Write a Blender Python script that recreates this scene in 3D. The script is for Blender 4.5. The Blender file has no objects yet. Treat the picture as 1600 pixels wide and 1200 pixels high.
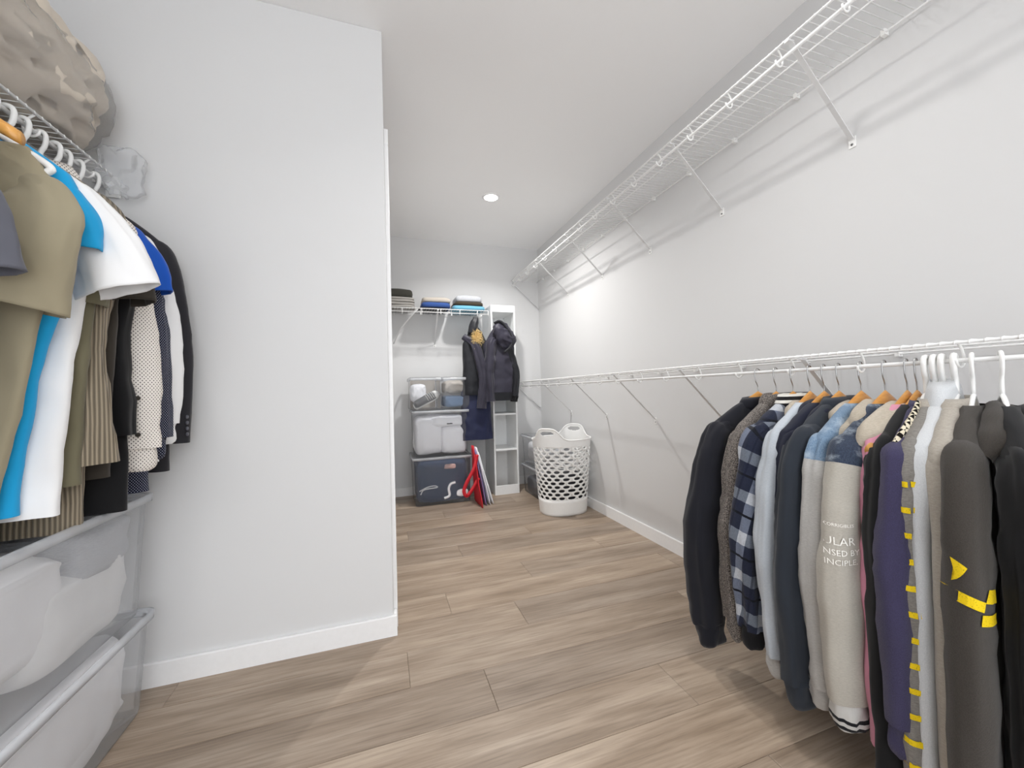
import bpy, bmesh, math, random
from mathutils import Vector, Matrix, noise
from mathutils.bvhtree import BVHTree
PI = math.pi
S = bpy.context.scene
C = S.collection

# ------------------------------------------------------------------ camera, world, lamps, exposure
CAM_H, F_PX, YAW, PITCH, ROLL = 0.97, 611.05, 0.32194, 0.017827, -0.02621
cd = bpy.data.cameras.new('camera'); cam = bpy.data.objects.new('camera', cd); C.objects.link(cam)
cd.sensor_width = 36.0; cd.lens = 36.0 * F_PX / 1600.0; cd.clip_start = 0.02
fw = Vector((math.sin(YAW)*math.cos(PITCH), math.cos(YAW)*math.cos(PITCH), math.sin(PITCH)))
rt = Vector((math.cos(YAW), -math.sin(YAW), 0)); up = rt.cross(fw)
r2 = math.cos(ROLL)*rt + math.sin(ROLL)*up; u2 = -math.sin(ROLL)*rt + math.cos(ROLL)*up
cam.matrix_world = Matrix(((r2.x, u2.x, -fw.x, 0), (r2.y, u2.y, -fw.y, 0), (r2.z, u2.z, -fw.z, CAM_H), (0, 0, 0, 1)))
S.camera = cam
W = bpy.data.worlds.new('world'); S.world = W; W.use_nodes = True
W.node_tree.nodes['Background'].inputs[0].default_value = (0.93, 0.96, 1.0, 1)
W.node_tree.nodes['Background'].inputs[1].default_value = 2.35
S.cycles.diffuse_bounces = 8; S.cycles.max_bounces = 14; S.cycles.transparent_max_bounces = 16
S.view_settings.view_transform = 'Standard'; S.view_settings.look = 'None'
S.view_settings.gamma = 1.0; S.view_settings.use_curve_mapping = False
S.view_settings.exposure = 0.44
CAN_POWER = [14.0, 4.2, 3.2, 2.0]; CAN_SPREAD = math.radians(142)
CANS = [(0.833, 2.894), (0.833, 0.95), (0.833, -1.0), (-0.55, 0.1)]

# ------------------------------------------------------------------ room dimensions
XR, XL, YB, YP, XP, ZC, YF = 1.615, -1.155, 3.87, 1.675, 0.028, 2.478, -1.7

# ------------------------------------------------------------------ materials
def lin(c):
    if isinstance(c, str):
        c = tuple(int(c[i:i+2], 16)/255 for i in (0, 2, 4))
    return tuple((v/12.92 if v <= .04045 else ((v+.055)/1.055)**2.4) for v in c) + (1,)
MATS = {}
class NT:
    def __init__(s, name):
        s.m = bpy.data.materials.new(name); s.m.use_nodes = True
        s.t = s.m.node_tree; s.b = s.t.nodes['Principled BSDF']; s.out = s.t.nodes['Material Output']
        MATS[name] = s.m
    def n(s, typ, **kw):
        x = s.t.nodes.new(typ)
        for k, v in kw.items():
            if k.startswith('i_'): x.inputs[k[2:].replace('_', ' ')].default_value = v
            else: setattr(x, k, v)
        return x
    def l(s, a, b): s.t.links.new(a, b)
    def coord(s, scale=(1, 1, 1), loc=(0, 0, 0), rot=(0, 0, 0)):
        tc = s.n('ShaderNodeTexCoord'); mp = s.n('ShaderNodeMapping')
        mp.inputs['Scale'].default_value = scale; mp.inputs['Location'].default_value = loc; mp.inputs['Rotation'].default_value = rot
        s.l(tc.outputs['Object'], mp.inputs['Vector']); return mp.outputs['Vector']
    def mix(s, fac, a, b, typ='MIX'):
        x = s.n('ShaderNodeMixRGB', blend_type=typ)
        for i, v in ((0, fac), (1, a), (2, b)):
            if hasattr(v, 'links'): s.l(v, x.inputs[i])
            else: x.inputs[i].default_value = v
        return x.outputs[0]
    def math(s, op, a, b=0.0, c=None):
        x = s.n('ShaderNodeMath', operation=op)
        for i, v in ((0, a), (1, b), (2, c)):
            if v is None: continue
            if hasattr(v, 'links'): s.l(v, x.inputs[i])
            else: x.inputs[i].default_value = v
        return x.outputs[0]
    def ramp(s, fac, stops):
        r = s.n('ShaderNodeValToRGB'); e = r.color_ramp.elements
        while len(e) < len(stops): e.new(.5)
        for q, (p, c) in zip(e, stops): q.position = p; q.color = c
        s.l(fac, r.inputs[0]); return r.outputs[0]
    def noise(s, vec, scale, detail=3, rough=.55):
        x = s.n('ShaderNodeTexNoise'); x.inputs['Scale'].default_value = scale
        x.inputs['Detail'].default_value = detail; x.inputs['Roughness'].default_value = rough
        s.l(vec, x.inputs['Vector']); return x.outputs['Fac']
    def bump(s, h, strength=.2, dist=.002):
        b = s.n('ShaderNodeBump'); b.inputs['Strength'].default_value = strength; b.inputs['Distance'].default_value = dist
        s.l(h, b.inputs['Height']); s.l(b.outputs[0], s.b.inputs['Normal'])
    def set(s, rough=.5, spec=.5, metal=0, col=None, sheen=0):
        s.b.inputs['Roughness'].default_value = rough; s.b.inputs['Specular IOR Level'].default_value = spec
        s.b.inputs['Metallic'].default_value = metal; s.b.inputs['Sheen Weight'].default_value = sheen
        if col is not None:
            if hasattr(col, 'links'): s.l(col, s.b.inputs['Base Color'])
            else: s.b.inputs['Base Color'].default_value = lin(col) if isinstance(col, str) else col
        return s.m

def plain(name, col, rough=.5, spec=.5, metal=0):
    t = NT(name); v = t.coord(); n = t.noise(v, 60, 2)
    c = lin(col); c2 = tuple(x*.94 for x in c[:3])+(1,)
    return t.set(rough, spec, metal, t.mix(n, c, c2))
def wallpaint(name, col):
    t = NT(name); v = t.coord(); n = t.noise(v, 1.3, 3); f = t.noise(v, 260, 2)
    c = lin(col); c2 = tuple(x*.965 for x in c[:3])+(1,)
    t.bump(f, .06, .001); return t.set(.75, .3, 0, t.mix(n, c, c2))
wallpaint('wall_paint', 'dadada'); wallpaint('ceiling_paint', 'f7f7f7')
plain('trim_paint', 'f2f2f2', .35, .5)
def floormat():
    t = NT('plank_vinyl'); info = t.n('ShaderNodeObjectInfo'); tc = t.n('ShaderNodeTexCoord')
    off = t.n('ShaderNodeVectorMath', operation='ADD'); cx = t.n('ShaderNodeCombineXYZ')
    r100 = t.math('MULTIPLY', info.outputs['Random'], 37.0)
    t.l(r100, cx.inputs[0]); t.l(r100, cx.inputs[1]); t.l(r100, cx.inputs[2])
    t.l(tc.outputs['Object'], off.inputs[0]); t.l(cx.outputs[0], off.inputs[1])
    def mp(sc):
        m = t.n('ShaderNodeMapping'); m.inputs['Scale'].default_value = sc; t.l(off.outputs[0], m.inputs['Vector']); return m.outputs[0]
    broad = t.noise(mp((1.1, 9, 1)), 1.6, 4, .55)
    grain = t.noise(mp((2.2, 46, 1)), 2.4, 6, .62)
    fine = t.noise(mp((8, 260, 1)), 1.5, 3, .6)
    col = t.ramp(broad, [(.28, lin('8d7b69')), (.5, lin('a79583')), (.72, lin('bcab99'))])
    g = t.ramp(grain, [(.3, (.62, .60, .58, 1)), (.55, (1, 1, 1, 1)), (.8, (1.08, 1.07, 1.06, 1))])
    col = t.mix(.75, col, g, 'MULTIPLY')
    f2 = t.ramp(fine, [(.35, (.86, .85, .84, 1)), (.6, (1, 1, 1, 1))])
    col = t.mix(.45, col, f2, 'MULTIPLY')
    tone = t.ramp(info.outputs['Random'], [(0, (.76, .76, .77, 1)), (.5, (.93, .93, .93, 1)), (1, (1.06, 1.05, 1.03, 1))])
    col = t.mix(1, col, tone, 'MULTIPLY')
    t.bump(fine, .12, .0006); t.set(.42, .45, 0, col)
floormat()
plain('plank_gap', '6f5f52', .8)
def fabric(name, col, col2=None, kind='plain', rough=.92, sheen=.15, fac=.35):
    """woven cloth: weave relief, slight mottling; kind heather / fleece / satin / rib / tweed"""
    t = NT(name); c = lin(col); c2 = lin(col2) if col2 else tuple(x*.8 for x in c[:3])+(1,)
    v = t.coord()
    if kind == 'heather':
        n = t.noise(t.coord((150, 150, 800)), 1.0, 4, .75)
        cc = t.mix(t.ramp(n, [(.3, (0, 0, 0, 1)), (.72, (1, 1, 1, 1))]), c, c2)
        t.bump(n, .2, .001)
    elif kind == 'fleece':
        n = t.noise(v, 520, 4, .7); cc = t.mix(t.ramp(n, [(.35, (0, 0, 0, 1)), (.7, (1, 1, 1, 1))]), c, c2)
        t.bump(n, .6, .0025); sheen = .15
    elif kind == 'tweed':
        n = t.noise(v, 330, 3, .8); cc = t.mix(t.ramp(n, [(.42, (0, 0, 0, 1)), (.56, (1, 1, 1, 1))]), c, c2)
        t.bump(n, .7, .003)
    elif kind == 'denim':
        n = t.noise(t.coord((500, 500, 120)), 1.0, 3, .7); m = t.noise(v, 22, 4, .65)
        cc = t.mix(t.ramp(n, [(.35, (0, 0, 0, 1)), (.7, (1, 1, 1, 1))]), c, c2)
        cc = t.mix(t.ramp(m, [(.5, (0, 0, 0, 1)), (.75, (.6, .6, .6, 1))]), cc, lin('c3d0dc')); t.bump(n, .3, .001)
    elif kind == 'rib':
        tc = t.n('ShaderNodeTexCoord'); w = t.n('ShaderNodeTexWave', wave_type='BANDS', bands_direction='DIAGONAL')
        w.inputs['Scale'].default_value = 60; t.l(t.coord((1, 1, 0)), w.inputs['Vector'])
        cc = t.mix(w.outputs['Fac'], c2, c); t.bump(w.outputs['Fac'], .7, .003)
    else:
        n = t.noise(v, 9, 3, .55); wv = t.noise(t.coord((900, 900, 900)), 1, 1)
        cc = t.mix(t.math('MULTIPLY', n, fac), c, c2); t.bump(wv, .12, .0006)
    return t.set(rough, .25, 0, cc, sheen)
def stripes(name, base, ink, z0, period, width, n):
    """bands around a tube at local heights z0 - k*period"""
    t = NT(name); tc = t.n('ShaderNodeTexCoord'); sp = t.n('ShaderNodeSeparateXYZ'); t.l(tc.outputs['Object'], sp.inputs[0])
    d = t.math('SUBTRACT', z0, sp.outputs[2]); q = t.math('FRACT', t.math('DIVIDE', d, period))
    a = t.math('LESS_THAN', q, width); b = t.math('GREATER_THAN', d, 0); c_ = t.math('LESS_THAN', d, period*n)
    f = t.math('MULTIPLY', a, t.math('MULTIPLY', b, c_))
    ns = t.noise(t.coord((300, 300, 20)), 1, 2); t.bump(ns, .5, .002)
    return t.set(.9, .2, 0, t.mix(f, lin(base), lin(ink)), .1)
def dots(name, base, ink, pitch, size, ink2=None):
    t = NT(name); tc = t.n('ShaderNodeTexCoord'); sp = t.n('ShaderNodeSeparateXYZ'); t.l(tc.outputs['Object'], sp.inputs[0])
    h = t.math('ADD', sp.outputs[0], t.math('MULTIPLY', sp.outputs[1], 1.0))
    a = t.math('DIVIDE', t.math('ADD', h, sp.outputs[2]), pitch); b = t.math('DIVIDE', t.math('SUBTRACT', h, sp.outputs[2]), pitch)
    fa = t.math('SUBTRACT', t.math('FRACT', a), .5); fb = t.math('SUBTRACT', t.math('FRACT', b), .5)
    r = t.math('SQRT', t.math('ADD', t.math('MULTIPLY', fa, fa), t.math('MULTIPLY', fb, fb)))
    f = t.math('LESS_THAN', r, size); ns = t.noise(t.coord(), 700, 1); t.bump(ns, .1, .0006)
    return t.set(.85, .3, 0, t.mix(f, lin(base), lin(ink)), .05)
def plaid(name):
    t = NT(name); tc = t.n('ShaderNodeAttribute'); tc.attribute_name = 'cloth'; sp = t.n('ShaderNodeSeparateXYZ')
    mp = t.n('ShaderNodeMapping'); mp.inputs['Rotation'].default_value = (0, .22, 0); t.l(tc.outputs['Vector'], mp.inputs[0]); t.l(mp.outputs[0], sp.inputs[0])
    def band(val, period, w, o): return t.math('LESS_THAN', t.math('FRACT', t.math('DIVIDE', t.math('ADD', val, o), period)), w)
    h = t.math('ADD', sp.outputs[0], sp.outputs[1])
    A = band(sp.outputs[2], .115, .30, .05); B = band(h, .10, .30, .02); D = band(sp.outputs[2], .115, .06, .09); E_ = band(h, .10, .07, .06)
    c = t.mix(A, lin('23283a'), lin('6d7480')); c = t.mix(t.math('MULTIPLY', B, .55), c, lin('8b94a8')); AB = t.math('MULTIPLY', A, B)
    c = t.mix(AB, c, lin('b9bdc4')); c = t.mix(D, c, lin('10131c')); c = t.mix(t.math('MULTIPLY', E_, .6), c, lin('14172a'))
    n = t.noise(t.coord((300, 300, 300)), 1, 3, .7); c = t.mix(.5, c, t.ramp(n, [(.3, (.5, .5, .5, 1)), (.7, (1.15, 1.15, 1.15, 1))]), 'MULTIPLY')
    t.bump(n, .5, .002); t.set(.95, .2, 0, c, .15)
def check(name, a, b, pitch):
    t = NT(name); k = t.n('ShaderNodeTexChecker'); k.inputs['Scale'].default_value = 1/pitch
    k.inputs['Color1'].default_value = lin(a); k.inputs['Color2'].default_value = lin(b)
    v = t.coord(rot=(.5, .6, .3)); t.l(v, k.inputs['Vector']); n = t.noise(v, 200, 2); t.bump(n, .5, .003)
    t.set(.95, .2, 0, k.outputs['Color'])
def clear(name, tint=(.95, .97, 1), haze=.12, gloss=.25, rough=.12, crinkle=False):
    """thin clear polypropylene: mostly see-through, a little milky, glossy"""
    t = NT(name); nt = t.t
    tr = t.n('ShaderNodeBsdfTransparent'); tr.inputs[0].default_value = tint + (1,)
    df = t.n('ShaderNodeBsdfDiffuse'); df.inputs[0].default_value = (.85, .87, .9, 1)
    gl = t.n('ShaderNodeBsdfGlossy'); gl.inputs['Roughness'].default_value = rough
    n = t.noise(t.coord(), 6, 2); fr = t.n('ShaderNodeFresnel'); fr.inputs[0].default_value = 1.45
    m1 = t.n('ShaderNodeMixShader'); t.l(t.math('MULTIPLY', t.math('ADD', n, .5), haze), m1.inputs[0]); t.l(tr.outputs[0], m1.inputs[1]); t.l(df.outputs[0], m1.inputs[2])
    m2 = t.n('ShaderNodeMixShader'); t.l(t.math('MULTIPLY', fr.outputs[0], gloss*4), m2.inputs[0]); t.l(m1.outputs[0], m2.inputs[1]); t.l(gl.outputs[0], m2.inputs[2])
    if crinkle:
        w = t.noise(t.coord((30, 9, 30)), 1.6, 5, .6); bp = t.n('ShaderNodeBump'); bp.inputs['Strength'].default_value = .8; bp.inputs['Distance'].default_value = .01
        t.l(w, bp.inputs['Height']); t.l(bp.outputs[0], gl.inputs['Normal']); t.l(bp.outputs[0], df.inputs['Normal'])
    nt.nodes.remove(t.b); t.l(m2.outputs[0], t.out.inputs[0]); return t.m
def wood(name, a, b):
    t = NT(name); v = t.coord((6, 40, 40)); n = t.noise(v, 2.2, 4, .6)
    return t.set(.32, .5, 0, t.ramp(n, [(.3, lin(a)), (.7, lin(b))]))
def glow(name, strength):
    t = NT(name); e = t.n('ShaderNodeEmission'); e.inputs[1].default_value = strength; e.inputs[0].default_value = (1, .97, .93, 1)
    t.t.nodes.remove(t.b); t.l(e.outputs[0], t.out.inputs[0])
def printed(name, col, wear=.45):
    t = NT(name); n = t.noise(t.coord(), 420, 3, .7); c = lin(col)
    return t.set(.8, .2, 0, t.mix(t.ramp(n, [(wear, (0, 0, 0, 1)), (wear+.12, (1, 1, 1, 1))]), c, tuple(x*.45 for x in c[:3])+(1,)))
plain('white_wire', 'f0f0ef', .35); plain('bracket_white', 'dedede', .4); plain('white_plastic', 'f3f3f1', .38); plain('laminate', 'eceded', .4)
plain('chrome', 'b8b8b8', .22, .5, 1); plain('screw', '8a8a8a', .4, .5, .8)
wood('hanger_wood', 'bf8238', 'd9a257'); glow('led', 22)
clear('clear_plastic', (.985, .99, 1), haze=.07, gloss=.2); clear('frosted_plastic', (.99, .995, 1), haze=.24, gloss=.12); clear('bag_film', (.99, .99, .99), haze=.09, gloss=.14, rough=.3, crinkle=True); clear('film_tail', (.98, .98, .98), haze=.2, gloss=.1, rough=.3); plain('rim_plastic', 'd9dde0', .3)
MATS['milky'] = clear('milky_rim', haze=.42, gloss=.15)

# ------------------------------------------------------------------ mesh helpers
class MB:
    def __init__(s): s.v = []; s.f = []; s.attr = None
    def add(s, vs, fs):
        o = len(s.v); s.v += [tuple(p) for p in vs]; s.f += [tuple(i+o for i in f) for f in fs]; return s
    def box(s, x0, x1, y0, y1, z0, z1):
        return s.add([(x0, y0, z0), (x1, y0, z0), (x1, y1, z0), (x0, y1, z0), (x0, y0, z1), (x1, y0, z1), (x1, y1, z1), (x0, y1, z1)],
                     [(0, 3, 2, 1), (4, 5, 6, 7), (0, 1, 5, 4), (1, 2, 6, 5), (2, 3, 7, 6), (3, 0, 4, 7)])
    def loft(s, rings, cap0=False, cap1=False, closed=True):
        n = len(rings[0]); vs = [p for r in rings for p in r]; fs = []
        for i in range(len(rings)-1):
            for j in range(n if closed else n-1):
                k = (j+1) % n; fs.append((i*n+j, i*n+k, (i+1)*n+k, (i+1)*n+j))
        if cap0: fs.append(tuple(range(n-1, -1, -1)))
        if cap1: fs.append(tuple((len(rings)-1)*n+j for j in range(n)))
        return s.add(vs, fs)
    def tube(s, path, r, n=8, caps=True):
        P = [Vector(p) for p in path]; R = r if isinstance(r, (list, tuple)) else [r]*len(P); rings = []; ref = None
        for i, p in enumerate(P):
            t = (P[min(i+1, len(P)-1)]-P[max(i-1, 0)]).normalized()
            if ref is None: ref = Vector((0, 0, 1)) if abs(t.z) < .9 else Vector((1, 0, 0))
            a = (ref-t*ref.dot(t)).normalized(); ref = a; b = t.cross(a)
            rings.append([p+(a*math.cos(2*PI*k/n)+b*math.sin(2*PI*k/n))*R[i] for k in range(n)])
        return s.loft(rings, caps, caps)
    def mesh(s, name, mat, smooth=True):
        m = bpy.data.meshes.new(name); m.from_pydata(s.v, [], s.f); m.update()
        m.materials.append(MATS[mat])
        if s.attr:
            at = m.attributes.new('cloth', 'FLOAT_VECTOR', 'POINT'); at.data.foreach_set('vector', [c for p in s.attr for c in p])
        if smooth: m.polygons.foreach_set('use_smooth', [True]*len(m.polygons))
        bm = bmesh.new(); bm.from_mesh(m); bmesh.ops.recalc_face_normals(bm, faces=bm.faces); bm.to_mesh(m); bm.free()
        return m
    def build(s, name, mat, parent=None, smooth=True, bevel=0):
        return link(name, s.mesh(name, mat, smooth), parent, bevel)
def link(name, mesh, parent=None, bevel=0):
    o = bpy.data.objects.new(name, mesh); C.objects.link(o)
    if parent: o.parent = parent
    if bevel:
        b = o.modifiers.new('bevel', 'BEVEL'); b.width = bevel; b.segments = 2; b.limit_method = 'ANGLE'
    return o
def tag(o, label, cat, group=None):
    o['label'] = label; o['category'] = cat
    if group: o['group'] = group
    return o
def thing(name, label, cat, loc=(0, 0, 0), rz=0, group=None):
    o = bpy.data.objects.new(name, None); C.objects.link(o); o.empty_display_size = .05
    o.location = loc; o.rotation_euler = (0, 0, rz); return tag(o, label, cat, group)
def struct(o): o['kind'] = 'structure'; return o
def stuff(o): o['kind'] = 'stuff'; return o
def catmull(pts, n):
    P = [Vector(p) for p in pts]; P = [2*P[0]-P[1]] + P + [2*P[-1]-P[-2]]; out = []
    seg = len(P)-3
    for i in range(n+1):
        u = i/n*seg; k = min(int(u), seg-1); t = u-k; a, b, c, d = P[k:k+4]
        out.append(.5*((2*b)+(c-a)*t+(2*a-5*b+4*c-d)*t*t+(3*b-a-3*c+d)*t*t*t))
    return out
def lerpl(keys, u):
    for (a, va), (b, vb) in zip(keys, keys[1:]):
        if u <= b: return va+(vb-va)*(u-a)/(b-a)
    return keys[-1][1]
def ss(a, b, x): t = max(0, min(1, (x-a)/(b-a))); return t*t*(3-2*t)
def N(x, y, z): return noise.noise(Vector((x, y, z)))

# ------------------------------------------------------------------ room
t_ = .12
floor = struct(MB().box(XL-t_, XR+t_, YF, YB+t_, -.06, -.004).build('floor', 'plank_gap', smooth=False))
struct(MB().box(XL-t_, XR+t_, YF, YB+t_, ZC, ZC+.1).build('ceiling', 'ceiling_paint', smooth=False))
struct(MB().box(XR, XR+t_, YF, YB+t_, -.06, ZC).build('wall_right', 'wall_paint', smooth=False))
struct(MB().box(XP-t_, XR, YB, YB+t_, -.06, ZC).build('wall_back', 'wall_paint', smooth=False))
struct(MB().box(XL-t_, XL, YF, YP, -.06, ZC).build('wall_left', 'wall_paint', smooth=False))
struct(MB().box(XL-t_, XP, YP, YP+.115, -.06, ZC).build('wall_partition', 'wall_paint', smooth=False, bevel=.004))
struct(MB().box(XP-t_, XP, YP+.115, YB, -.06, ZC).build('wall_side', 'wall_paint', smooth=False))
def baseboard(name, x0, x1, y0, y1): return struct(MB().box(x0, x1, y0, y1, -.003, .08).build(name, 'trim_paint', smooth=False, bevel=.003))
baseboard('baseboard_right', XR-.014, XR, YF, YB); baseboard('baseboard_back', XP, XR-.014, YB-.014, YB)
baseboard('baseboard_partition', XL, XP+.014, YP-.014, YP); baseboard('baseboard_left', XL, XL+.014, YF, YP-.014)
baseboard('baseboard_side', XP, XP+.014, YP, YP+.043)
tr = MB(); y0 = YP+.045
tr.box(XP, XP+.018, y0, y0+.07, 0, 2.03); tr.box(XP, XP+.018, y0+.83, y0+.90, 0, 2.03); tr.box(XP, XP+.018, y0-.0, y0+.90, 2.03, 2.10)
struct(tr.build('trim_1', 'trim_paint', smooth=False, bevel=.003))
dr = struct(MB().box(XP-.001, XP+.006, y0+.071, y0+.829, .01, 2.029).build('door_1', 'trim_paint', smooth=False))
for z0, z1 in ((.2, .95), (1.08, 1.9)):
    MB().box(XP+.006, XP+.011, y0+.19, y0+.71, z0, z1).build('panel', 'trim_paint', dr, False, .003)
# planks: rows run along X, one object per plank
PW, PL = .19, 1.237
joints = {0: .072, 1: .56, 2: .273, 3: .727, 4: 1.275, 5: .437, 9: .45, -1: .32, -2: .9, 6: .95, 7: .15, 8: .78, 10: 1.1, 11: .3, 12: .6}
pm = {}
for k in range(-16, 14):
    ya = 1.355+k*PW; yb = ya+PW
    j = joints.get(k, (k*.383) % PL)
    yb = min(yb, YB)
    if yb-ya < .01: continue
    x = j-math.ceil((j-XL)/PL)*PL
    while x < XR:
        xa, xb = max(x, XL), min(x+PL, XR); x += PL
        if xb-xa < .01: continue
        key = (round(xb-xa, 4), round(yb-ya, 4))
        if key not in pm:
            g = .0009; w, h = xb-xa-g, yb-ya-g; b = .0016
            m = MB(); m.add([(0, 0, -.004), (w, 0, -.004), (w, h, -.004), (0, h, -.004), (0, 0, -.0009), (w, 0, -.0009), (w, h, -.0009), (0, h, -.0009),
                             (b, b, 0), (w-b, b, 0), (w-b, h-b, 0), (b, h-b, 0)],
                            [(0, 1, 5, 4), (1, 2, 6, 5), (2, 3, 7, 6), (3, 0, 4, 7), (4, 5, 9, 8), (5, 6, 10, 9), (6, 7, 11, 10), (7, 4, 8, 11), (8, 9, 10, 11)])
            pm[key] = m.mesh('plank', 'plank_vinyl', False)
        o = link('plank', pm[key], floor); o.location = (xa, ya, 0)
# recessed ceiling lamps
def disc(r, z, n=32): return [(r*math.cos(2*PI*k/n), r*math.sin(2*PI*k/n), z) for k in range(n)]
for i, (x, y) in enumerate(CANS):
    lab = ['round recessed downlight with white trim ring glowing in the ceiling before the back wall', 'recessed ceiling downlight above the hanging hoodies',
           'recessed ceiling downlight behind the hanging clothes', 'recessed ceiling downlight over the left clothes shelf'][i]
    L = thing('recessed_light', lab, 'ceiling light', (x, y, ZC), 0, 'recessed ceiling downlights')
    MB().loft([disc(.066, -.0005), disc(.066, -.004), disc(.052, -.007), disc(.052, -.0005)]).build('trim_ring', 'trim_paint', L)
    MB().loft([disc(.051, -.001), disc(.051, -.0045)], True, True).build('diffuser', 'led', L)
    ld = bpy.data.lights.new('lamp', 'AREA'); ld.shape = 'DISK'; ld.size = .10; ld.energy = CAN_POWER[i]; ld.color = (1, .985, .965); ld.spread = CAN_SPREAD
    lo = bpy.data.objects.new('lamp', ld); C.objects.link(lo); lo.parent = L; lo.location = (0, 0, -.012)

# ------------------------------------------------------------------ wire shelves
def wire_shelf(label, origin, rz, length, hooks, brackets, depth=.305, bar=True, clips=None, wires=(0, None), group='ventilated wire shelves'):
    """local x along the wall, y from the wall to the front, z=0 the deck"""
    t = thing('wire_shelf', label, 'shelf', origin, rz, group)
    def rail(name, y, z, r): MB().tube([(0, y, z), (length, y, z)], r, 8).build(name, 'white_wire', t)
    rail('back_rail', .016, -.003, .0032); rail('middle_rail', .185, -.003, .0028); rail('front_rail', depth, -.003, .0038)
    if bar: rail('hang_bar', depth-.01, -.046, .0058)
    m = MB().tube([(0, .012, .002), (0, depth-.006, .002), (0, depth+.003, 0), (0, depth+.0045, -.008)], .0014, 6).mesh('deck_wire', 'white_wire')
    x = .012
    while x < length:
        o = link('deck_wire', m, t); o.location = (x, 0, 0); x += .0254
    yb = depth-.01
    hm = MB().tube(catmull([(0, depth-.002, -.002), (0, depth-.018, -.018), (0, yb-.017, -.040), (0, yb-.013, -.056), (0, yb, -.0625), (0, yb+.013, -.055), (0, yb+.0155, -.044)], 18), .0031, 8).mesh('rod_hook', 'white_plastic')
    for h in hooks: o = link('rod_hook', hm, t); o.location = (h, 0, 0)
    b = MB(); P0 = Vector((0, depth-.012, -.012)); P1 = Vector((0, .006, -.288)); d = (P1-P0).normalized(); nn = Vector((0, -d.z, d.y))
    w, th = .0075, .0016
    vs = []
    for P in (P0, P1):
        for sx in (-w, w):
            for q in (-th, th): vs.append(P+Vector((sx, 0, 0))+nn*q)
    b.add(vs, [(0, 1, 3, 2), (4, 6, 7, 5), (0, 4, 5, 1), (2, 3, 7, 6), (0, 2, 6, 4), (1, 5, 7, 3)])
    b.box(-w, w, depth-.02, depth+.006, -.014, -.0075)
    bmsh = b.mesh('bracket', 'bracket_white', False)
    fm = MB().box(-.011, .011, .0005, .0035, -.318, -.28).mesh('foot_plate', 'white_plastic', False)
    sm = MB().tube([(0, .003, -.307), (0, .0055, -.307)], .004, 10).mesh('screw', 'screw')
    for x in brackets:
        o = link('bracket', bmsh, t); o.location = (x, 0, 0)
        link('foot_plate', fm, o); link('screw', sm, o)
    cm = MB().box(-.006, .006, .0005, .022, -.012, .008).mesh('wall_clip', 'white_plastic', False)
    for x in (clips or []): o = link('wall_clip', cm, t); o.location = (x, 0, 0)
    return t
Y0 = -.5; LR = YB-.004-Y0
hooks = [3.625-.205*k-Y0 for k in range(-1, 20)]; hooks = [h for h in hooks if 0 < h < LR-.005]
brk = [.92-.56-Y0, .92-Y0, 1.485-Y0, 2.03-Y0, 2.59-Y0, 3.17-Y0]
clp = [.15+.29*k for k in range(15)]
def end_brace(t, x):
    """diagonal support fixed to the end wall"""
    m = MB().tube([(x, .30, -.02), (x, .012, -.285)], .005, 8); m.build('end_brace', 'bracket_white', t)
s1 = wire_shelf('long empty wire shelf high on the right wall under the ceiling', (XR, Y0, 2.125), PI/2, LR, hooks, brk, clips=clp); end_brace(s1, LR-.012)
s2 = wire_shelf('long wire shelf on the right wall with hoodies hanging from its bar', (XR, Y0, 1.061), PI/2, LR, hooks, brk, clips=clp); end_brace(s2, LR-.012)
YL1 = YP-.012
s3 = wire_shelf('wire shelf carrying the plastic wrapped comforter', (XL, YL1, 1.735), -PI/2, 2.0, [.10+.205*k for k in range(9)], [.56, 1.12, 1.68], clips=[.2+.3*k for k in range(6)])
pl = MB().box(-.009, -.001, .285, .325, -.075, -.004); pl.box(-.009, -.001, .25, .29, -.03, -.012); pl.build('end_plate', 'white_plastic', s3, False, .002)
s4 = wire_shelf('short wire shelf on the back wall under the folded clothes', (.975, YB, 1.735), PI, .94, [.07+.28*k for k in range(4)], [.475], clips=[.1, .5, .85], bar=False)
MB().tube([(0, .305, -.036), (.94, .305, -.036)], .003, 8).build('lip_rail', 'white_wire', s4)
lipw = MB().tube([(0, .305, 0), (0, .305, -.06)], .003, 6).mesh('lip_post', 'white_wire')
for x in (.005, .11, .275, .45, .62, .79): o = link('lip_post', lipw, s4); o.location = (x, 0, 0)
MB().tube(catmull([(.655, .30, -.01), (.70, .27, -.06), (.80, .15, -.17), (.86, .03, -.29)], 12), .0065, 6).build('bracket', 'bracket_white', s4)

# ------------------------------------------------------------------ hangers
def hook_path(r, stem, sgn=1):
    pts = [(-.006, 0, .0)]
    pts = [(0, 0, -stem), (0, 0, -stem*.55), (sgn*.010, 0, -stem*.32), (sgn*r*1.02, 0, -r*.6)]
    for a in range(0, 200, 25): pts.append((sgn*r*math.cos(math.radians(a)), 0, r*math.sin(math.radians(a))))
    return pts
WH = {}
def wooden_hanger(loc, rz, label, group='wooden hangers on the hoodie rail'):
    """origin at the bar; x along the arms"""
    t = thing('wooden_hanger', label, 'hanger', loc, rz, group)
    if 'w' not in WH:
        rings = []
        for i in range(25):
            u = -1+2*i/24; a = abs(u); x = .215*u; zc = -.100-.112*a**1.25; h = .030-.017*a**.6; y = 0
            th = .0085+.002*a
            rings.append([(x, y+th*math.cos(q), zc+h*math.sin(q)) for q in [2*PI*k/12 for k in range(12)]])
        WH['w'] = MB().loft(rings, True, True).mesh('hanger_body', 'hanger_wood')
        WH['wh'] = MB().tube(catmull(hook_path(.0125, .1), 30), .0017, 6).mesh('hook', 'chrome')
    link('hanger_body', WH['w'], t); link('hook', WH['wh'], t); return t
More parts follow.
